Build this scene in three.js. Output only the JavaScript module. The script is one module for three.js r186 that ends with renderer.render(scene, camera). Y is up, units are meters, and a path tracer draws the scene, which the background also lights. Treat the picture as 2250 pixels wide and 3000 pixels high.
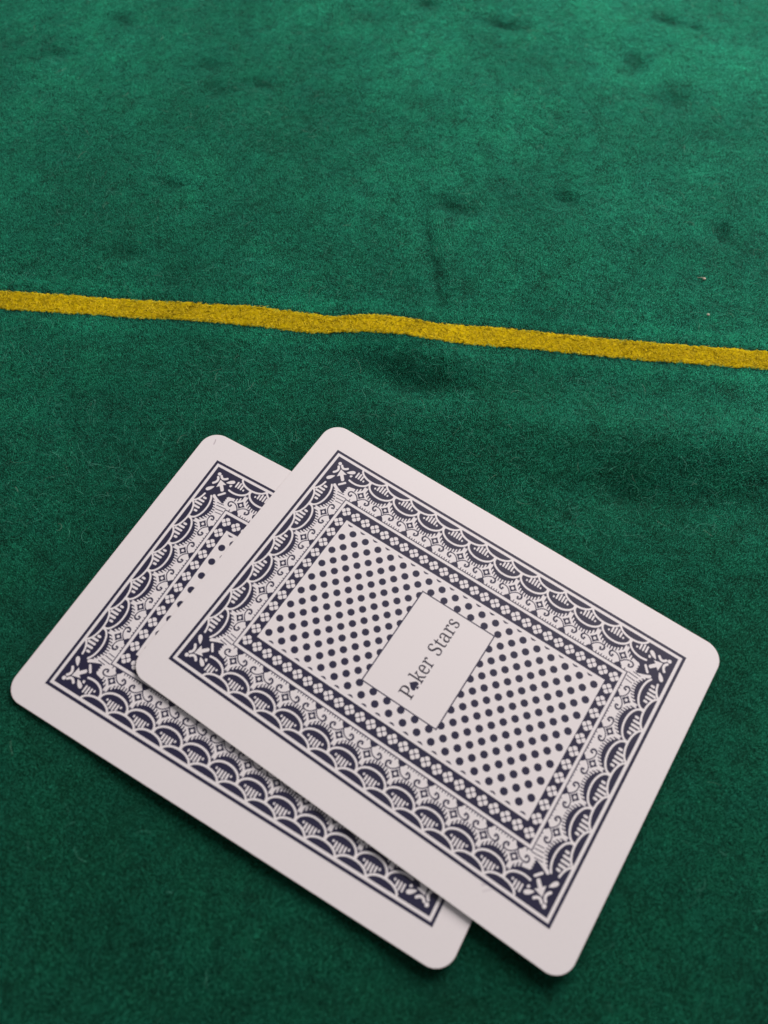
import * as THREE from 'three';
import { mergeGeometries } from 'three/addons/utils/BufferGeometryUtils.js';

// ---------------------------------------------------------------- camera, light, exposure
const MM = 0.001;                                   // everything below is written in millimetres
const scene = new THREE.Scene();
const camera = new THREE.PerspectiveCamera(65.4, 3 / 4, 0.01, 20);
{
  const pos = new THREE.Vector3(-12.16, 139.53, 40.11).multiplyScalar(MM);
  const fwd = new THREE.Vector3(0.02526, -0.89541, -0.44452);
  camera.up.set(-0.01254, 0.44434, -0.89577);
  camera.position.copy(pos);
  camera.lookAt(pos.clone().add(fwd));
  camera.focus = 0.168;                             // focused around the far corner of the upper card
  camera.userData.fStop = 14.5;
}
const renderer = new THREE.WebGLRenderer({ antialias: true });
renderer.toneMapping = THREE.LinearToneMapping;
renderer.toneMappingExposure = 1.0;
renderer.shadowMap.enabled = true;
scene.background = new THREE.Color(0.11, 0.107, 0.112);   // the dim room above the table

function areaLight(name, color, intensity, w, h, at, to) {
  const l = new THREE.RectAreaLight(color, intensity, w * MM, h * MM);
  l.name = name;
  l.position.set(at[0], at[1], at[2]).multiplyScalar(MM);
  l.lookAt(to[0] * MM, to[1] * MM, to[2] * MM);
  scene.add(l);
  return l;
}
areaLight('window_light', 0xfff3ee, 13.0, 500, 420, [330, 395, -550], [0, 0, -60]);
areaLight('ceiling_light', 0xfff1ea, 0.16, 1800, 1800, [-100, 1500, -100], [0, 0, -60]);

// ---------------------------------------------------------------- helpers
let seed = 20240611;
function rnd() { seed = (seed + 0x6D2B79F5) | 0; let t = Math.imul(seed ^ (seed >>> 15), 1 | seed); t = (t + Math.imul(t ^ (t >>> 7), 61 | t)) ^ t; return ((t ^ (t >>> 14)) >>> 0) / 4294967296; }
const rr = (a, b) => a + (b - a) * rnd();
const gauss = () => (rnd() + rnd() + rnd() + rnd() - 2) * 0.87;
const smooth = (a, b, x) => { const t = Math.min(1, Math.max(0, (x - a) / (b - a))); return t * t * (3 - 2 * t); };
function hash(ix, iy, s) { let h = Math.imul(ix, 374761393) ^ Math.imul(iy, 668265263) ^ Math.imul(s, 2147483629); h = Math.imul(h ^ (h >>> 13), 1274126177); return ((h ^ (h >>> 16)) >>> 0) / 4294967296; }
function noise(x, y, s, period = 0) {               // value noise 0..1, periodic when period > 0
  const ix = Math.floor(x), iy = Math.floor(y), fx = x - ix, fy = y - iy;
  const w = (v) => (period ? ((v % period) + period) % period : v);
  const u = fx * fx * (3 - 2 * fx), v = fy * fy * (3 - 2 * fy);
  const a = hash(w(ix), w(iy), s), b = hash(w(ix + 1), w(iy), s), c = hash(w(ix), w(iy + 1), s), d = hash(w(ix + 1), w(iy + 1), s);
  return a + (b - a) * u + (c - a) * v + (a - b - c + d) * u * v;
}
function tag(o, label, category, extra = {}) { o.userData = { label, ...(category ? { category } : {}), ...extra }; return o; }
function shaded(m) { m.castShadow = true; m.receiveShadow = true; return m; }

// ---------------------------------------------------------------- the lie of the cloth (mm)
const dimples = [[-81.9, -182.6, 3.2, 2.2], [-52.4, -154.3, 3.4, 3], [-40.9, -157, 3.6, 2], [25.6, -185.4, 5, 2.2], [73.6, -189.7, 4.2, 2.4], [81.6, -186.8, 1.6, 1.2], [70.6, -155.4, 4, 4.4], [8.3, -113.1, 4.6, 2.6], [74, -106.5, 2.2, 3.2], [-68, -96.6, 3, 2], [-97.2, -166.8, 2, 2], [3.9, -194.1, 3, 3], [36.6, -117.1, 3, 2], [-60.4, -118.8, 2.4, 2], [-55.7, -163.7, 3, 2.6], [61.3, -169.5, 3, 4]];
function bell(x, z, cx, cz, rx, rz, turn = 0) {
  const c = Math.cos(turn), s = Math.sin(turn), dx = x - cx, dz = z - cz;
  const a = (dx * c + dz * s) / rx, b = (-dx * s + dz * c) / rz;
  return Math.exp(-a * a - b * b);
}
function clothHeight(x, z) {
  let h = -1.5;
  h += (noise(x / 34 + 7, z / 26 + 3, 11) - 0.5) * 0.9 + (noise(x / 13, z / 11, 12) - 0.5) * 0.22 + (noise(x / 5.5, z / 5, 13) - 0.5) * 0.05;
  // bump where the stripe swells, with a crease running up from it
  h += 0.9 * bell(x, z, -5, -74, 13, 9, 0.15);
  h -= 1.25 * bell(x, z, -5, -61.5, 8.5, 4.4, 0.35);
  h += 1.2 * bell(x, z, 8, -66, 8, 5, 0.4);
  h -= 0.8 * bell(x, z, 2.6, -98, 2, 14, -0.1);
  h += 0.35 * bell(x, z, 5.6, -98, 2.6, 16, -0.1);
  // long soft fold right of the cards
  h += 2.5 * bell(x, z, 54, -47, 42, 8, 0.05) - 1.1 * bell(x, z, 62, -32, 34, 8, 0.05);
  h -= 0.9 * bell(x, z, 40.6, -34.5, 4.5, 4);
  h += 0.5 * bell(x, z, 10, -53, 14, 4, 0.1);
  for (const [dx, dz, a, b] of dimples) h -= (dx < 0 ? 0.5 : 0.85) * bell(x, z, dx, dz, a * 1.2, b * 1.2, 0.3);
  // a slight hollow under the near edges of the cards
  h -= 0.35 * bell(x, z, -38, 27, 36, 10, 0.54) + 0.45 * bell(x, z, 12, 58, 30, 9, 0.5);
  // never higher than the underside of the cards
  const nearCards = Math.max(bell(x, z, -18, 2, 52, 46), bell(x, z, 10, 10, 56, 48));
  const cap = -1.34;
  if (h > cap) h = h + (cap - h) * Math.min(1, nearCards * 1.6);
  return h;
}
function clothNormal(x, z) {
  const e = 0.6, hx = clothHeight(x + e, z) - clothHeight(x - e, z), hz = clothHeight(x, z + e) - clothHeight(x, z - e);
  return new THREE.Vector3(-hx, 2 * e, -hz).normalize();
}

// ---------------------------------------------------------------- felt material
const TILE = 300;                                   // mm covered by one felt map
function feltMaps() {
  const N = 2048, px = N / TILE;
  const cv = document.createElement('canvas'); cv.width = cv.height = N;
  const g = cv.getContext('2d');
  g.fillStyle = 'rgb(128,128,128)'; g.fillRect(0, 0, N, N);
  g.lineCap = 'round';
  const stroke = (v, a, w, len) => {
    const x = rr(0, N), y = rr(0, N), t = rr(0, 6.283), k = rr(-0.9, 0.9), l = len * px;
    g.strokeStyle = `rgba(${v},${v},${v},${a})`; g.lineWidth = w;
    const cx = x + Math.cos(t) * l * 0.5, cy = y + Math.sin(t) * l * 0.5, ex = cx + Math.cos(t + k) * l * 0.5, ey = cy + Math.sin(t + k) * l * 0.5;
    for (const ox of x < 40 ? [0, N] : x > N - 40 ? [0, -N] : [0]) for (const oy of y < 40 ? [0, N] : y > N - 40 ? [0, -N] : [0]) {
      g.beginPath(); g.moveTo(x + ox, y + oy); g.quadraticCurveTo(cx + ox, cy + oy, ex + ox, ey + oy); g.stroke();
    }
  };
  for (let i = 0; i < 150000; i++) stroke(rnd() < 0.5 ? 50 : 200, 0.14, rr(0.6, 1.5), rr(0.8, 3.5));
  for (let i = 0; i < 16000; i++) stroke(10, rr(0.35, 0.85), rr(1, 2.8), rr(0.05, 0.4));      // pores between the matted fibres
  for (let i = 0; i < 26000; i++) stroke(240, rr(0.15, 0.4), rr(0.6, 1.1), rr(1, 4));
  const src = g.getImageData(0, 0, N, N).data;
  const map = new Uint8Array(N * N * 4), bump = new Uint8Array(N * N * 4);
  for (let j = 0; j < N; j++) for (let i = 0; i < N; i++) {
    const at = (j * N + i) * 4, f = src[at] / 255;
    const m1 = noise(i / 128, j / 128, 21, 16), m2 = noise(i / 42.6667, j / 42.6667, 22, 48), m3 = noise(i / 16, j / 16, 23, 128);
    const clump = (m1 - 0.5) * 0.16 + (m2 - 0.5) * 0.2 + (m3 - 0.5) * 0.1;
    let v = 0.5 + (f - 0.5) * 0.75 + clump * 0.6;
    v = Math.min(1, Math.max(0.02, v));
    const hue = noise(i / 200, j / 170, 24);
    map[at] = 4 + 9 * v; map[at + 1] = 25 + 46 * v; map[at + 2] = 16 + 36 * v + 4 * (hue - 0.5); map[at + 3] = 255;
    const b = Math.min(255, Math.max(0, 255 * (0.5 + (f - 0.5) * 0.55 + clump * 0.6)));
    bump[at] = bump[at + 1] = bump[at + 2] = b; bump[at + 3] = 255;
  }
  const make = (data, srgb) => {
    const t = new THREE.DataTexture(data, N, N, THREE.RGBAFormat);
    t.magFilter = THREE.LinearFilter; t.minFilter = THREE.LinearFilter; t.wrapS = t.wrapT = THREE.RepeatWrapping;
    if (srgb) t.colorSpace = THREE.SRGBColorSpace;
    t.needsUpdate = true; return t;
  };
  return { map: make(map, true), bump: make(bump, false) };
}
const feltTex = feltMaps();
const feltMat = new THREE.MeshPhysicalMaterial({ map: feltTex.map, bumpMap: feltTex.bump, bumpScale: 0.00025, roughness: 1, sheen: 1, sheenRoughness: 0.8, sheenColor: new THREE.Color(0.16, 0.9, 0.68) });
feltMat.specularIntensity = 0.2;

// the cloth: one sheet, finely divided in view and running on past it
const cloth = new THREE.Group(); cloth.name = 'felt_cloth'; scene.add(cloth);
tag(cloth, 'green felt table cloth with a yellow stripe printed across it under the cards', 'felt cloth', { kind: 'structure' });
{
  const axis = (lo, hi, step, far) => {
    const out = []; for (let v = lo; v <= hi + 1e-6; v += step) out.push(v);
    let a = lo, b = hi, s = step;
    while (a > -far) { s *= 1.25; a -= s; b += s; out.unshift(a); out.push(b); }
    return out;
  };
  const xs = axis(-135, 125, 0.9, 520), zs = axis(-225, 75, 0.9, 520);
  const pos = [], uv = [], idx = [];
  for (const z of zs) for (const x of xs) { pos.push(x * MM, clothHeight(x, z) * MM, z * MM); uv.push(x / TILE, -z / TILE); }
  const w = xs.length;
  for (let j = 0; j + 1 < zs.length; j++) for (let i = 0; i + 1 < w; i++) { const a = j * w + i; idx.push(a, a + w, a + 1, a + 1, a + w, a + w + 1); }
  const geo = new THREE.BufferGeometry();
  geo.setAttribute('position', new THREE.Float32BufferAttribute(pos, 3));
  geo.setAttribute('uv', new THREE.Float32BufferAttribute(uv, 2));
  geo.setIndex(idx); geo.computeVertexNormals();
  const sheet = shaded(new THREE.Mesh(geo, feltMat)); sheet.name = 'cloth_sheet'; cloth.add(sheet);
}

// ---------------------------------------------------------------- where the stripe runs (mm)
const topLine = [[-235, -89.4], [-122, -85], [-94.4, -84.1], [-80.6, -83.6], [-66.7, -82.6], [-52.9, -81.8], [-36.9, -80.9], [-30, -79.8], [-20.3, -78.5], [-12.7, -78.8], [-5.7, -78.3], [3.2, -76.8], [20.4, -75.9], [39.6, -73.9], [58.1, -72.4], [77.3, -71.1], [110, -68.6], [215, -61.2]];
const botLine = [[-235, -84.7], [-122, -80.2], [-93.3, -78.9], [-76.3, -78.2], [-65.9, -77.4], [-52.3, -76.8], [-36.5, -75.3], [-23.9, -73.7], [-12.7, -73.9], [-4.1, -73.1], [7.1, -71.3], [20.1, -70.8], [43.8, -68.4], [57.3, -67.3], [76.3, -66.1], [110, -63.5], [215, -56]];
const curve = (l) => new THREE.CatmullRomCurve3(l.map(([x, z]) => new THREE.Vector3(x, 0, z)), false, 'centripetal').getSpacedPoints(1400);
const pick = (pts, x) => { let i = 1; while (i < pts.length - 1 && pts[i].x < x) i++; const a = pts[i - 1], b = pts[i]; return a.z + (b.z - a.z) * (x - a.x) / (b.x - a.x); };
const tp = curve(topLine), bp = curve(botLine);
function stripeGap(x, z) {                           // distance from the stripe's edge, negative inside
  const z0 = pick(tp, x), z1 = pick(bp, x); return Math.max(z0 - z, z - z1);
}

// ---------------------------------------------------------------- fibres
function fibreGeometry(points, r, color, out) {      // a ribbon-like fibre along points, rolled at random; colour per vertex
  const P = points, n = P.length, base = out.pos.length / 3, roll = rr(-1.2, 1.2), cr = Math.cos(roll), sr = Math.sin(roll);
  for (let i = 0; i < n; i++) {
    const a = P[Math.max(0, i - 1)], b = P[Math.min(n - 1, i + 1)];
    let tx = b[0] - a[0], ty = b[1] - a[1], tz = b[2] - a[2]; const l = Math.hypot(tx, ty, tz) || 1; tx /= l; ty /= l; tz /= l;
    let sx = tz, sz = -tx; const sl = Math.hypot(sx, sz); if (sl < 1e-4) { sx = 1; sz = 0; } else { sx /= sl; sz /= sl; }
    const ux = -sz * ty, uy = sz * tx - sx * tz, uz = sx * ty;          // side x tangent, signs kept so that it points up for a lying fibre
    const up = uy < 0 ? -1 : 1;
    const wx = sx * cr + ux * up * sr, wy = uy * up * sr, wz = sz * cr + uz * up * sr;
    const rad = r * (i === 0 || i === n - 1 ? 0.6 : 1);
    for (const k of [-1, 1]) { out.pos.push((P[i][0] + wx * rad * k) * MM, (P[i][1] + wy * rad * k) * MM, (P[i][2] + wz * rad * k) * MM); out.col.push(...color); }
  }
  for (let i = 0; i + 1 < n; i++) { const a = base + i * 2; out.idx.push(a, a + 1, a + 2, a + 1, a + 3, a + 2); }
}
function closeGeometry(out) {
  const geo = new THREE.BufferGeometry();
  geo.setAttribute('position', new THREE.Float32BufferAttribute(out.pos, 3));
  geo.setAttribute('color', new THREE.Float32BufferAttribute(out.col, 3));
  geo.setIndex(out.idx); geo.computeVertexNormals(); return geo;
}
function hair(x, y, z, len, lift, curl, segs) {
  const pts = []; let t = rr(0, 6.283), k = gauss() * curl; const step = len / segs;
  let px = x, pz = z;
  for (let i = 0; i <= segs; i++) {
    const f = i / segs;
    pts.push([px, y + lift * Math.sin(Math.PI * f) * (1 + 0.2 * gauss()), pz]);
    k += gauss() * curl * 0.6; t += k * step; px += Math.cos(t) * step; pz += Math.sin(t) * step;
  }
  return pts;
}
let underCards;
const used = {};
function numbered(name) { const n = used[name] = (used[name] ?? -1) + 1; return n ? `${name}_${String(n).padStart(3, '0')}` : name; }
const fibreMat = new THREE.MeshPhysicalMaterial({ vertexColors: true, roughness: 1, transmission: 0.5, thickness: 0, specularIntensity: 0, side: THREE.DoubleSide });
const stripeFibreMat = new THREE.MeshPhysicalMaterial({ vertexColors: true, roughness: 1, specularIntensity: 0.1, side: THREE.DoubleSide });
{
  const NAP = [0.088, 0.78, 0.53];
  const makeTuft = (R, naps, hairs) => {
    const out = { pos: [], col: [], idx: [] };
    for (let i = 0; i < hairs; i++) {
      const a = rr(0, 6.283), d = R * Math.sqrt(rnd()), pale = rnd();
      const up = rnd() ** 2.2;
      const v = pale > 0.96 ? rr(0.9, 1.3) : rr(0.7, 1.2);
      const c = pale > 0.96 ? [0.09 * v, 0.38 * v, 0.27 * v] : [0.008 * v, 0.11 * v, 0.065 * v];
      fibreGeometry(hair(Math.cos(a) * d, rr(-0.02, 0.08), Math.sin(a) * d, Math.min(R * 0.9, rr(1.0, 4.2)), 0.06 + 0.4 * up, 0.55, 6), pale > 0.96 ? rr(0.016, 0.024) : rr(0.010, 0.016), c, out);
    }
    // the short nap that stands up out of the cloth
    for (let i = 0; i < naps; i++) {
      const a = rr(0, 6.283), d = R * Math.sqrt(rnd()), x = Math.cos(a) * d, z = Math.sin(a) * d, h = rr(0.2, 0.44), t = rr(0, 6.283), l = h * rr(0.05, 0.5), v = rr(0.9, 1.1), t2 = t + rr(-0.8, 0.8);
      const c = [NAP[0] * v, NAP[1] * v, NAP[2] * v];
      fibreGeometry([[x, -0.03, z], [x + Math.cos(t) * l * 0.4, h * 0.6, z + Math.sin(t) * l * 0.4], [x + Math.cos(t) * l * 0.4 + Math.cos(t2) * l * 0.6, h, z + Math.sin(t) * l * 0.4 + Math.sin(t2) * l * 0.6]], rr(0.007, 0.012), c, out);
    }
    return closeGeometry(out);
  };
  const cardAt = (x, z, cx, cz, th) => { const c = Math.cos(th), s = Math.sin(th), u = (x - cx) * c + (z - cz) * s, v = -(x - cx) * s + (z - cz) * c; return Math.min(43.6 - Math.abs(u), 31.4 - Math.abs(v)); };
  underCards = (x, z) => Math.max(cardAt(x, z, 0, 0, 0.587), cardAt(x, z, -21.6, 1.2, 0.5166));
  const sow = (tuft, step, keep) => {
    const place = [];
    for (let z = -285; z < 110; z += step) for (let x = -225; x < 210; x += step) {
      const half = 112 + (75 - z) * 0.26; if (Math.abs(x + 9) > half) continue;
      const px = x + rr(-0.5, 0.5) * step, pz = z + rr(-0.5, 0.5) * step, under = underCards(px, pz);
      if (under > 3.4 || !keep(px, pz)) continue;
      place.push([px, pz, under > -2.2 ? 0.5 : 1]);
    }
    const im = new THREE.InstancedMesh(tuft, fibreMat, place.length), d = new THREE.Object3D(), q = new THREE.Quaternion(), up = new THREE.Vector3(0, 1, 0), c = new THREE.Color();
    place.forEach(([x, z, tall], i) => {
      d.position.set(x * MM, clothHeight(x, z) * MM, z * MM);
      q.setFromUnitVectors(up, clothNormal(x, z)); d.quaternion.setFromAxisAngle(up, rr(0, 6.283)).premultiply(q);
      d.scale.setScalar(rr(0.9, 1.1)); d.scale.y *= tall; d.updateMatrix(); im.setMatrixAt(i, d.matrix);
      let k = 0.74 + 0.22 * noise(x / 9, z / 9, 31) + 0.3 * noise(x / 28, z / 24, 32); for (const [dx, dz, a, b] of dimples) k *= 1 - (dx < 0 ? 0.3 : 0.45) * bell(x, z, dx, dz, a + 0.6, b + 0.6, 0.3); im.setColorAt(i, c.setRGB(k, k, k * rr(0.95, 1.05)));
    });
    im.name = numbered('felt_nap'); im.userData = { kind: 'stuff' }; shaded(im); cloth.add(im);
  };
  sow(makeTuft(2.6, 340, 14), 2.1, (x, z) => stripeGap(x, z) > 2.7);
  sow(makeTuft(1.0, 52, 3), 0.85, (x, z) => { const g = stripeGap(x, z); return g > 0.2 && g < 4.2; });

  // single paler hairs that have worked loose and lie curled on top
  const out = { pos: [], col: [], idx: [] };
  for (let i = 0; i < 26000; i++) {
    const z = rr(-240, 90), half = 90 + (75 - z) * 0.25, x = -9 + rr(-half, half);
    if (noise(x / 14, z / 14, 71) < rr(0.1, 0.66) || underCards(x, z) > -3 || stripeGap(x, z) < 1.5 || (z > -25 && rnd() < 0.96)) continue;
    const v = rr(0.6, 1.25), c = rnd() < 0.05 ? [0.4 * v, 0.62 * v, 0.5 * v] : [0.16 * v, 0.56 * v, 0.43 * v];
    fibreGeometry(hair(x, clothHeight(x, z) + rr(0.36, 0.55), z, rr(1, 3.2) * (rnd() < 0.15 ? 1.8 : 1), rr(0.02, 0.28), 0.7, 8), rr(0.012, 0.023), c, out);
  }
  const loose = shaded(new THREE.Mesh(closeGeometry(out), fibreMat)); loose.name = 'loose_hair'; loose.userData = { kind: 'stuff' }; cloth.add(loose);
}

// ---------------------------------------------------------------- the yellow stripe
{
  const NX = 2700, NV = 14, X0 = -225, X1 = 205, LIFT = 0.17;
  const edge = (x, s) => (noise(x / 0.4, 0, s) - 0.5) * 0.46 + (noise(x / 1.7, 3, s + 1) - 0.5) * 0.2 + (noise(x / 6, 3, s + 2) - 0.5) * 0.2;
  const tint = (x, z) => 0.86 + 0.3 * noise(x / 9, z / 4, 41) + 0.34 * (noise(x / 0.5, z / 0.5, 42) - 0.5) - 0.6 * smooth(0.74, 0.92, noise(x / 0.42, z / 0.36, 44));
  const bounds = (x) => { const z0 = pick(tp, x) + edge(x, 51), z1 = pick(bp, x) + edge(x, 55); return [z0, z1]; };
  const pos = [], col = [], idx = [];
  for (let i = 0; i <= NX; i++) {
    const x = X0 + (X1 - X0) * i / NX, [z0, z1] = bounds(x);
    for (let j = 0; j <= NV; j++) {
      const f = j <= 0 ? -0.012 : j >= NV ? 1.012 : (j - 1) / (NV - 2), z = z0 + (z1 - z0) * f;
      const lift = j === 0 || j === NV ? -0.1 : j === 1 || j === NV - 1 ? LIFT * 0.72 : LIFT + (noise(x / 0.5, z / 0.5, 43) - 0.5) * 0.07;
      pos.push(x * MM, (clothHeight(x, z) + lift) * MM, z * MM);
      const k = tint(x, z); col.push(0.52 * k, 0.385 * k, 0.003 * k);
    }
  }
  for (let i = 0; i < NX; i++) for (let j = 0; j < NV; j++) { const a = i * (NV + 1) + j; idx.push(a, a + 1, a + NV + 1, a + 1, a + NV + 2, a + NV + 1); }
  const geo = new THREE.BufferGeometry();
  geo.setAttribute('position', new THREE.Float32BufferAttribute(pos, 3)); geo.setAttribute('color', new THREE.Float32BufferAttribute(col, 3));
  geo.setIndex(idx); geo.computeVertexNormals();
  const stripe = shaded(new THREE.Mesh(geo, new THREE.MeshPhysicalMaterial({ vertexColors: true, roughness: 1, specularIntensity: 0.1 }))); stripe.name = 'printed_stripe';
  stripe.userData = { label: 'yellow stripe printed across the green felt' }; cloth.add(stripe);
  const out = { pos: [], col: [], idx: [] };
  for (let i = 0; i < 26000; i++) {
    const x = rr(X0, X1), [z0, z1] = bounds(x), z = z0 + (z1 - z0) * rr(0.01, 0.99), k = rr(0.55, 1.5);
    const c = rnd() < 0.16 ? [0.13 * k, 0.085 * k, 0.003] : [0.68 * k, 0.53 * k, 0.03 * k];
    const pts = hair(x, clothHeight(x, z) + LIFT + 0.01, z, rr(0.4, 1.5), rr(0.03, 0.16), 1.4, 5);
    for (const p of pts) p[2] = Math.min(z1 + 0.08, Math.max(z0 - 0.08, p[2]));
    fibreGeometry(pts, rr(0.016, 0.030), c, out);
  }
  const fuzz = shaded(new THREE.Mesh(closeGeometry(out), stripeFibreMat)); fuzz.name = 'stripe_fibre'; fuzz.userData = { kind: 'stuff' }; stripe.add(fuzz);
}

// ---------------------------------------------------------------- the print on the card backs
const U = 52.33, ASP = 1.4727;                      // short side of the printed frame (mm), long side / short side
const INK = '#1c1c3e', PAPER = '#e8e6e9';
function backArt() {
  const W = 2048, S = W / ASP, H = Math.round(S);
  const cv = document.createElement('canvas'); cv.width = W; cv.height = H;
  const g = cv.getContext('2d');
  g.scale(S, S); g.lineCap = 'round'; g.lineJoin = 'round';
  const ink = () => { g.fillStyle = g.strokeStyle = INK; }, paper = () => { g.fillStyle = g.strokeStyle = PAPER; };
  const line = (w, ...p) => { g.lineWidth = w; g.beginPath(); g.moveTo(p[0], p[1]); for (let i = 2; i < p.length; i += 2) g.lineTo(p[i], p[i + 1]); g.stroke(); };
  const poly = (...p) => { g.beginPath(); g.moveTo(p[0], p[1]); for (let i = 2; i < p.length; i += 2) g.lineTo(p[i], p[i + 1]); g.closePath(); g.fill(); };
  const disc = (x, y, r) => { g.beginPath(); g.arc(x, y, r, 0, 7); g.fill(); };
  const rect = (a, b, c, d) => g.fillRect(a, b, c - a, d - b);
  ink(); rect(0, 0, ASP, 1); paper(); rect(0.0102, 0.0102, ASP - 0.0102, 0.9898); ink(); rect(0.0212, 0.0212, ASP - 0.0212, 0.9788);

  // one side's ornament in (s along the side, t inwards); nodes carry diamonds
  function strip(centre, P, count, length, side) {
    const h = (count - 1) / 2, first = centre - h * P, last = centre + h * P, bars = side ? [0.0530, 0.0416, 0.0347, 0.0400, 0.0530] : [0.0585, 0.0465, 0.0400, 0.0400, 0.0450, 0.0585];
    const rx = P * 0.487, sMin = side ? 0.145 : 0.1275, sMax = length - sMin;
    const T = (s) => { const k = Math.round((s - first) / P - 0.5), mid = first + (k + 0.5) * P, q = (s - mid) / (P * 0.502); return 0.0525 + 0.0565 * Math.sqrt(Math.max(0, 1 - q * q)); };
    // the pale toothed field between the scallops and the inner line
    paper(); g.beginPath(); g.moveTo(sMin, 0.1665);
    for (let s = sMin; s <= sMax + 1e-6; s += 0.002) g.lineTo(s, T(s) + 0.0125);
    g.lineTo(sMax, 0.1665); g.closePath(); g.fill();
    const n = Math.round(P / 0.0098), gap = P / n;
    for (let i = Math.ceil((sMin - first) / gap); first + i * gap <= sMax; i++) { const s = first + (i + 0.5) * gap; if (s < sMin || s > sMax) continue; line(0.0058, s, T(s) + 0.002, s, T(s) + 0.016); }
    // scallops
    for (let k = -1; k < count; k++) {
      const mid = first + (k + 0.5) * P, cut = k < 0 || k === count - 1;
      paper(); g.lineWidth = 0.0078; g.beginPath();
      if (k < 0) g.ellipse(mid, 0.0525, rx, 0.0355, 0, 0, side ? 2.52 : 1.93); else if (cut) g.ellipse(mid, 0.0525, rx, 0.0355, 0, side ? 0.62 : 1.21, Math.PI); else g.ellipse(mid, 0.0525, rx, 0.0355, 0, 0, Math.PI);
      g.stroke();
      const m = bars.length;
      for (let i = 0; i < m; i++) {
        const s = mid + (i - (m - 1) / 2) * (side ? 0.0150 : 0.0111), top = bars[k >= count / 2 ? m - 1 - i : i];
        if (!side && k < 0 && i < 2) continue; if (!side && k === count - 1 && i > 3) continue;
        line(side ? 0.0092 : 0.0070, s, top, s, 0.0605);
      }
    }
    for (let k = 0; k < count; k++) { const s = first + k * P; paper(); g.lineWidth = 0.0078; g.beginPath(); g.ellipse(s, 0.0175, rx, 0.0285, 0, 0, Math.PI); g.stroke(); disc(s, 0.0505, 0.0062); }
    if (side) for (const e of [0, 1]) { const s = e ? last + P : first - P; paper(); g.lineWidth = 0.0078; g.beginPath(); g.ellipse(s, 0.0175, rx, 0.0285, 0, e ? 1.85 : 0, e ? Math.PI : 1.29); g.stroke(); }
    // diamonds, scrolls, ground teeth
    for (let k = 0; k < count; k++) {
      const s = first + k * P, t = 0.1160;
      ink(); g.beginPath(); const d = 0.0172;
      g.moveTo(s, t - d); g.quadraticCurveTo(s + 0.0068, t - 0.0068, s + d, t); g.quadraticCurveTo(s + 0.0068, t + 0.0068, s, t + d); g.quadraticCurveTo(s - 0.0068, t + 0.0068, s - d, t); g.quadraticCurveTo(s - 0.0068, t - 0.0068, s, t - d); g.fill();
      paper(); disc(s, t, 0.0058); ink();
      for (const m of [-1, 1]) {
        g.lineWidth = 0.0036; g.beginPath(); g.moveTo(s, 0.1420); g.bezierCurveTo(s + m * 0.006, 0.1290, s + m * 0.020, 0.1180, s + m * 0.0335, 0.1205); g.stroke();
        g.lineWidth = 0.0050; g.beginPath(); g.arc(s + m * 0.0345, 0.1305, 0.0102, -1.7, m > 0 ? 1.9 : -1.44 - 3.6, m < 0); g.stroke();
        g.lineWidth = 0.0060; g.beginPath(); g.arc(s + m * 0.0345, 0.1305, 0.0092, m > 0 ? -0.6 : -2.54, m > 0 ? 0.9 : 2.24, m < 0); g.stroke();
        disc(s + m * 0.0312, 0.1345, 0.0038);
      }
      g.beginPath(); g.moveTo(s - 0.021, 0.1610); g.quadraticCurveTo(s - 0.004, 0.1560, s, 0.1380); g.quadraticCurveTo(s + 0.004, 0.1560, s + 0.021, 0.1610); g.fill();
      poly(s - 0.016, 0.161, s - 0.011, 0.151, s, 0.141, s + 0.011, 0.151, s + 0.016, 0.161);
    }
    ink();
    const m = Math.round(P / 0.0104);
    for (let k = -1; k < count; k++) for (let i = 0; i < m; i++) { const off = (i + 0.5) / m; if (off < 0.2 || off > 0.8) continue; const s = first + (k + off) * P; if (s > sMin + 0.02 && s < sMax - 0.02) line(0.0030, s, 0.1525 + 0.002 * (i % 2), s, 0.1605); }
  }
  strip(ASP / 2, 0.1098, 11, ASP, false);
  for (const [f, c] of [[0, 0], [1, 0]]) { void c; g.save(); if (f) { g.translate(0, 1); g.scale(1, -1); strip(ASP / 2, 0.1098, 11, ASP, false); } g.restore(); }
  for (const f of [0, 1]) { g.save(); if (f) { g.translate(ASP, 0); g.scale(-1, 1); } g.transform(0, 1, 0.945, 0, 0.0005, 0); strip(0.5, 0.1248, 5, 1, true); g.restore(); }

  // corner sprays, mirrored into all four corners
  for (const fx of [0, 1]) for (const fy of [0, 1]) {
    g.save(); if (fx) { g.translate(ASP, 0); g.scale(-1, 1); } if (fy) { g.translate(0, 1); g.scale(1, -1); }
    paper();
    poly(0.0985, 0.1365, 0.1275, 0.1475, 0.1530, 0.1640, 0.1530, 0.2050, 0.1270, 0.2050, 0.1170, 0.1880, 0.1060, 0.1650);
    disc(0.0785, 0.1325, 0.0058); line(0.0120, 0.0800, 0.1345, 0.0960, 0.1420, 0.1080, 0.1600);
    for (let i = 0; i < 5; i++) line(0.0056, 0.0890 + i * 0.006, 0.1490 + i * 0.0098, 0.1040 + i * 0.006, 0.1490 + i * 0.0098);
    poly(0.1275, 0.1100, 0.1500, 0.1050, 0.1600, 0.1640, 0.1400, 0.1640, 0.1275, 0.1420);
    for (let i = 0; i < 4; i++) line(0.0058, 0.1270, 0.1165 + i * 0.0095, 0.1400, 0.1165 + i * 0.0095);
    ink();
    line(0.0028, 0.1055, 0.1500, 0.1320, 0.1480); line(0.0028, 0.1100, 0.1612, 0.1465, 0.1580); line(0.0028, 0.1150, 0.1755, 0.1447, 0.1719); line(0.0028, 0.1209, 0.1875, 0.1446, 0.1851);
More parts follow.
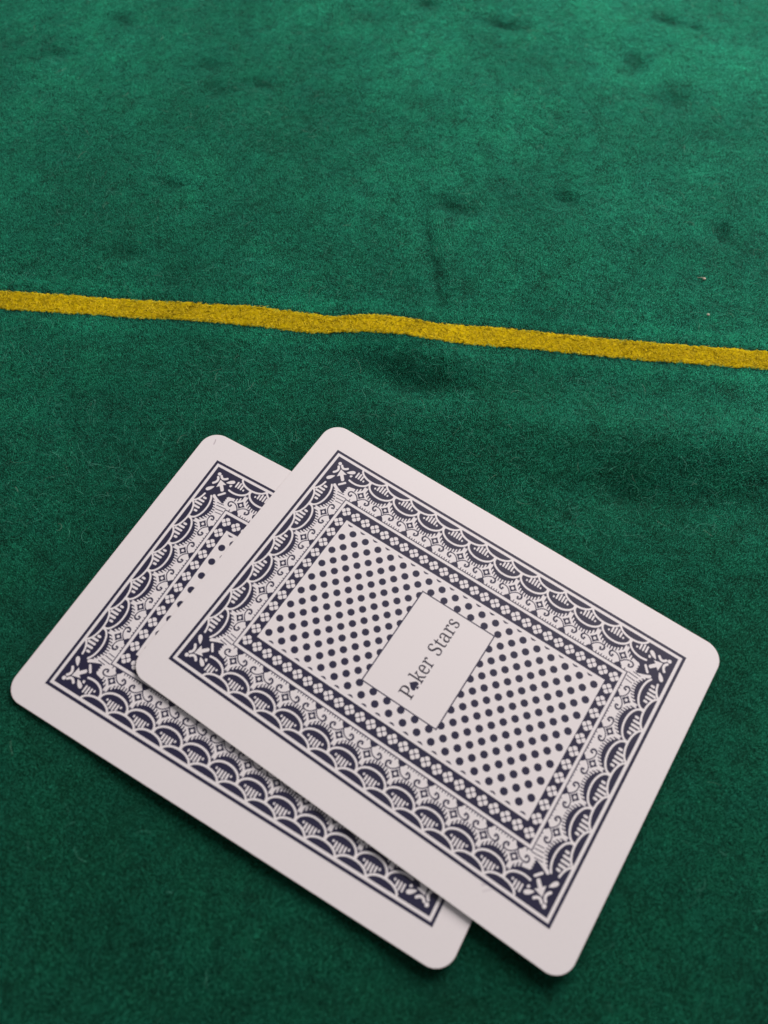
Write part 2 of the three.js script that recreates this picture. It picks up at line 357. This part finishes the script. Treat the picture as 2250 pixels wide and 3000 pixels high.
    // scroll of the first unit again, over the patch
    g.lineWidth = 0.0050; g.beginPath(); g.arc(0.1528, 0.1305, 0.0102, -1.44, -1.44 - 3.6, true); g.stroke(); disc(0.1561, 0.1345, 0.0038);
    g.lineWidth = 0.0036; g.beginPath(); g.moveTo(0.1873, 0.142); g.bezierCurveTo(0.1813, 0.129, 0.1673, 0.118, 0.1538, 0.1205); g.stroke();
    paper();
    line(0.0088, 0.0915, 0.1225, 0.1070, 0.1040);
    disc(0.0430, 0.0455, 0.0072);
    const bend = (w, a, b, c, d, e, f) => { g.lineWidth = w; g.beginPath(); g.moveTo(a, b); g.quadraticCurveTo(c, d, e, f); g.stroke(); };
    bend(0.0095, 0.0545, 0.0490, 0.0660, 0.0650, 0.0805, 0.0480); bend(0.0095, 0.0455, 0.0590, 0.0600, 0.0720, 0.0440, 0.0890);
    poly(0.0600, 0.0640, 0.0920, 0.0715, 0.0790, 0.0800, 0.0960, 0.0980, 0.0900, 0.1060, 0.0730, 0.0890, 0.0640, 0.0985);
    line(0.0130, 0.0770, 0.0830, 0.0910, 0.0980);
    const leaf = (x0, y0, x1, y1, w) => { const dx = x1 - x0, dy = y1 - y0, l = Math.hypot(dx, dy), nx = -dy / l * w, ny = dx / l * w; g.beginPath(); g.moveTo(x0, y0); g.bezierCurveTo(x0 + dx * 0.4 + nx, y0 + dy * 0.4 + ny, x1 + nx * 1.3 + dx * 0.12, y1 + ny * 1.3 + dy * 0.12, x1 + dx * 0.14, y1 + dy * 0.14); g.bezierCurveTo(x1 - nx * 1.3 + dx * 0.12, y1 - ny * 1.3 + dy * 0.12, x0 + dx * 0.4 - nx, y0 + dy * 0.4 - ny, x0, y0); g.fill(); };
    leaf(0.0860, 0.0650, 0.1110, 0.0470, 0.0085); leaf(0.0570, 0.0990, 0.0385, 0.1235, 0.0085);
    disc(0.1085, 0.0680, 0.0048); line(0.0060, 0.1075, 0.0690, 0.1110, 0.0650);
    g.restore();
  }

  // inner line, flower band, field
  ink(); rect(0.1480, 0.1590, ASP - 0.1480, 0.8410); paper(); rect(0.1513, 0.1625, ASP - 0.1513, 0.8375); ink(); rect(0.1620, 0.1732, ASP - 0.1620, 0.8268);
  paper(); rect(0.2012, 0.2292, ASP - 0.2012, 0.7708);
  const flower = (x, y) => { paper(); for (let i = 0; i < 4; i++) { const a = i * Math.PI / 2; g.save(); g.translate(x, y); g.rotate(a); g.beginPath(); g.ellipse(0.0105, 0, 0.0082, 0.0088, 0, 0, 7); g.fill(); g.restore(); } ink(); for (let i = 0; i < 4; i++) { const a = i * Math.PI / 2 + Math.PI / 4; line(0.0022, x, y, x + Math.cos(a) * 0.011, y + Math.sin(a) * 0.011); } disc(x, y, 0.0035); };
  for (let i = 0; i <= 26; i++) for (const y of [0.2015, 0.7985]) flower(0.1806 + (ASP - 0.3612) * i / 26, y);
  for (let i = 1; i < 12; i++) for (const x of [0.1806, ASP - 0.1806]) flower(x, 0.2015 + 0.597 * i / 12);
  g.save(); g.beginPath(); g.rect(0.209, 0.2395, ASP - 0.418, 0.521); g.clip(); ink();
  for (let r = -1; r <= 16; r++) for (let k = -10; k <= 10; k++) { const u = ASP / 2 + 0.0552 * (k + (r % 2 ? -0.25 : 0.25)); if (u < 0.215 || u > ASP - 0.215) continue; disc(u, 0.2642 + 0.03144 * r, 0.0129); }
  g.restore();
  ink(); rect(0.5838, 0.3058, 0.8834, 0.6944); paper(); rect(0.5878, 0.3098, 0.8794, 0.6904);
  // the name, reading up the panel, a spade in place of the o
  g.save(); g.translate(0.7600, 0.6600); g.rotate(-Math.PI / 2);
  const fs = 0.0712; g.scale(fs / 100, fs / 100); g.font = '100px serif'; g.textBaseline = 'alphabetic';
  const word = (t, x, w) => { const m = g.measureText(t).width; g.save(); g.translate(x * 100 / fs, 0); g.scale(w * 100 / fs / m, 1); g.fillStyle = '#262336'; g.fillText(t, 0, 0); g.lineWidth = 0.5; g.strokeStyle = '#262336'; g.strokeText(t, 0, 0);  g.restore(); };
  word('P', 0.000, 0.0375); word('ker', 0.0660, 0.0920); word('Stars', 0.1790, 0.1480);
  g.translate(0.0500 * 100 / fs, -3); g.scale(0.92, 0.92); g.fillStyle = INK;
  g.beginPath(); g.moveTo(0, -54); g.bezierCurveTo(6, -40, 25, -34, 25, -18); g.bezierCurveTo(25, -4, 10, -4, 4, -13); g.lineTo(8, 2); g.lineTo(-8, 2); g.lineTo(-4, -13); g.bezierCurveTo(-10, -4, -25, -4, -25, -18); g.bezierCurveTo(-25, -34, -6, -40, 0, -54); g.fill();
  g.restore();
  const t = new THREE.CanvasTexture(cv); t.colorSpace = THREE.SRGBColorSpace; t.magFilter = THREE.LinearFilter; t.anisotropy = 8;
  return t;
}
function stockArt(marks) {                          // the bare card: very slight mottling, a few scuffs
  const W = 1024, H = 733, cv = document.createElement('canvas'); cv.width = W; cv.height = H;
  const g = cv.getContext('2d'); g.fillStyle = PAPER; g.fillRect(0, 0, W, H);
  for (let i = 0; i < 26000; i++) { const v = rnd() < 0.5 ? 255 : 190; g.fillStyle = `rgba(${v},${v - 4},${v - 4},0.05)`; g.fillRect(rr(0, W), rr(0, H), rr(1, 3), rr(1, 3)); }
  const s = W / 88; g.lineCap = 'round';
  for (const [x0, y0, x1, y1, a, w] of marks) { g.strokeStyle = `rgba(90,72,84,${a})`; g.lineWidth = w * s; g.beginPath(); g.moveTo(x0 * s, y0 * s); g.quadraticCurveTo((x0 + x1) / 2 * s + 1, (y0 + y1) / 2 * s - 1, x1 * s, y1 * s); g.stroke(); }
  const t = new THREE.CanvasTexture(cv); t.colorSpace = THREE.SRGBColorSpace; t.magFilter = THREE.LinearFilter; return t;
}
const printTex = backArt();
const coat = { roughness: 0.5 };
const printMat = new THREE.MeshPhysicalMaterial({ map: printTex, ...coat });
const edgeMat = new THREE.MeshStandardMaterial({ color: 0xe6dfdc, roughness: 0.8 });

// ---------------------------------------------------------------- cards
const CL = 87.3, CW = 62.85, TH = 0.3;
function makeCard(name, marks, marginU, marginV) {  // origin: the printed frame's first corner, at the top surface
  const card = new THREE.Group(); card.name = name; scene.add(card);
  const r = 3.6, b = 0.06, x0 = -marginU * U + b, z0 = -marginV * U + b, x1 = x0 + CL - 2 * b, z1 = z0 + CW - 2 * b;
  const s = new THREE.Shape(), q = r - b;
  s.moveTo(x0 + q, -z0); s.lineTo(x1 - q, -z0); s.absarc(x1 - q, -z0 - q, q, Math.PI / 2, 0, true); s.lineTo(x1, -z1 + q); s.absarc(x1 - q, -z1 + q, q, 0, -Math.PI / 2, true);
  s.lineTo(x0 + q, -z1); s.absarc(x0 + q, -z1 + q, q, -Math.PI / 2, -Math.PI, true); s.lineTo(x0, -z0 - q); s.absarc(x0 + q, -z0 - q, q, Math.PI, Math.PI / 2, true);
  const body = new THREE.ExtrudeGeometry(s, { depth: TH - 2 * b, bevelEnabled: true, bevelThickness: b, bevelSize: b, bevelSegments: 3, curveSegments: 20 });
  const p = body.attributes.position, uv = body.attributes.uv;
  for (let i = 0; i < p.count; i++) uv.setXY(i, (p.getX(i) - x0 + b) / CL, 1 - (-p.getY(i) - z0 + b) / CW);
  body.rotateX(-Math.PI / 2); body.translate(0, -(TH - b), 0); body.scale(MM, MM, MM);
  const stock = shaded(new THREE.Mesh(body, [new THREE.MeshPhysicalMaterial({ map: stockArt(marks), ...coat }), edgeMat])); stock.name = 'card_stock'; card.add(stock);
  // printed areas lie on the stock as a film of ink: ornate border, dotted field, name panel
  const area = (n, a, c, hole, parent) => {
    const sh = new THREE.Shape(); sh.moveTo(a[0], -a[1]); sh.lineTo(c[0], -a[1]); sh.lineTo(c[0], -c[1]); sh.lineTo(a[0], -c[1]); sh.closePath();
    if (hole) { const h = new THREE.Path(); h.moveTo(hole[0], -hole[1]); h.lineTo(hole[2], -hole[1]); h.lineTo(hole[2], -hole[3]); h.lineTo(hole[0], -hole[3]); h.closePath(); sh.holes.push(h); }
    const geo = new THREE.ShapeGeometry(sh), gp = geo.attributes.position, gu = geo.attributes.uv;
    for (let i = 0; i < gp.count; i++) gu.setXY(i, gp.getX(i) / ASP, 1 + gp.getY(i));
    geo.rotateX(-Math.PI / 2); geo.scale(U * MM, U * MM, U * MM); geo.translate(0, 0.012 * MM, 0);
    const m = shaded(new THREE.Mesh(geo, printMat)); m.name = n; parent.add(m); return m;
  };
  const print = area('ornate_border', [0, 0], [ASP, 1], [0.2012, 0.2292, ASP - 0.2012, 0.7708], card);
  print.userData = { label: 'dark blue printed border of scallops, scrolls and small flowers' };
  const field = area('dotted_field', [0.2012, 0.2292], [ASP - 0.2012, 0.7708], [0.5860, 0.3080, 0.8812, 0.6922], card);
  field.userData = { label: 'white field of dark blue dots' };
  const panel = area('name_panel', [0.5860, 0.3080], [0.8812, 0.6922], null, card);
  panel.userData = { label: 'plain white box with the printed name' };
  return card;
}
const upper = makeCard('playing_card', [[70.4, 57.8, 72.6, 55.6, 0.14, 0.5], [71, 58.6, 73, 56.4, 0.08, 0.4]], 0.0900, 0.0960);
tag(upper, 'face-down blue-backed playing card lying on top, its dotted centre and boxed lettering in full view', 'playing card', { group: 'face-down playing cards on the felt' });
upper.position.set(-17.59 * MM, 0, -43.12 * MM); upper.rotation.y = -0.5870;
const lower = makeCard('playing_card_001', [[2.2, 1.6, 2.5, 2.7, 0.3, 0.2]], 0.0998, 0.1035);
tag(lower, 'face-down blue-backed playing card underneath, its centre hidden by the other card', 'playing card', { group: 'face-down playing cards on the felt' });
lower.position.set(-41.83 * MM, -0.7 * MM, -40.7 * MM); lower.rotation.y = -0.5166;

// ---------------------------------------------------------------- lint caught on the felt
function lint(name, x, z, r, tail, label) {
  const geo = new THREE.IcosahedronGeometry(r, 2), p = geo.attributes.position;
  for (let i = 0; i < p.count; i++) { const k = 1 + 0.45 * (noise(p.getX(i) * 5 + 9, p.getZ(i) * 5 + p.getY(i) * 3, 61) - 0.5); p.setXYZ(i, p.getX(i) * k * 1.1, p.getY(i) * k * 0.7, p.getZ(i) * k); }
  geo.scale(MM, MM, MM); geo.computeVertexNormals();
  const mat = new THREE.MeshStandardMaterial({ color: 0xcfc8b4, roughness: 0.9 });
  const o = new THREE.Group(); o.name = name; scene.add(o); o.position.set(x * MM, (clothHeight(x, z) + 0.42) * MM, z * MM);
  const m = shaded(new THREE.Mesh(geo, mat)); m.name = 'speck'; o.add(m);
  if (tail) {
    const c = new THREE.CatmullRomCurve3([[-0.1, 0, 0], [-0.6, 0.1, -0.28], [-1.0, 0.02, -0.3], [-1.5, -0.1, -0.45]].map(([a, b, d]) => new THREE.Vector3(a * MM, b * MM, d * MM)));
    const t = shaded(new THREE.Mesh(new THREE.TubeGeometry(c, 12, 0.06 * MM, 5), mat)); t.name = 'tail'; o.add(t);
  }
  tag(o, label, 'lint', { group: 'lint specks on the felt' });
}
lint('lint_speck', 66.8, -91.8, 0.34, true, 'pale lint speck with a thin tail, farther above the right end of the yellow stripe');
lint('lint_speck_001', 65.6, -80.8, 0.3, false, 'round pale lint speck without a tail, just above the right end of the yellow stripe');

renderer.render(scene, camera);
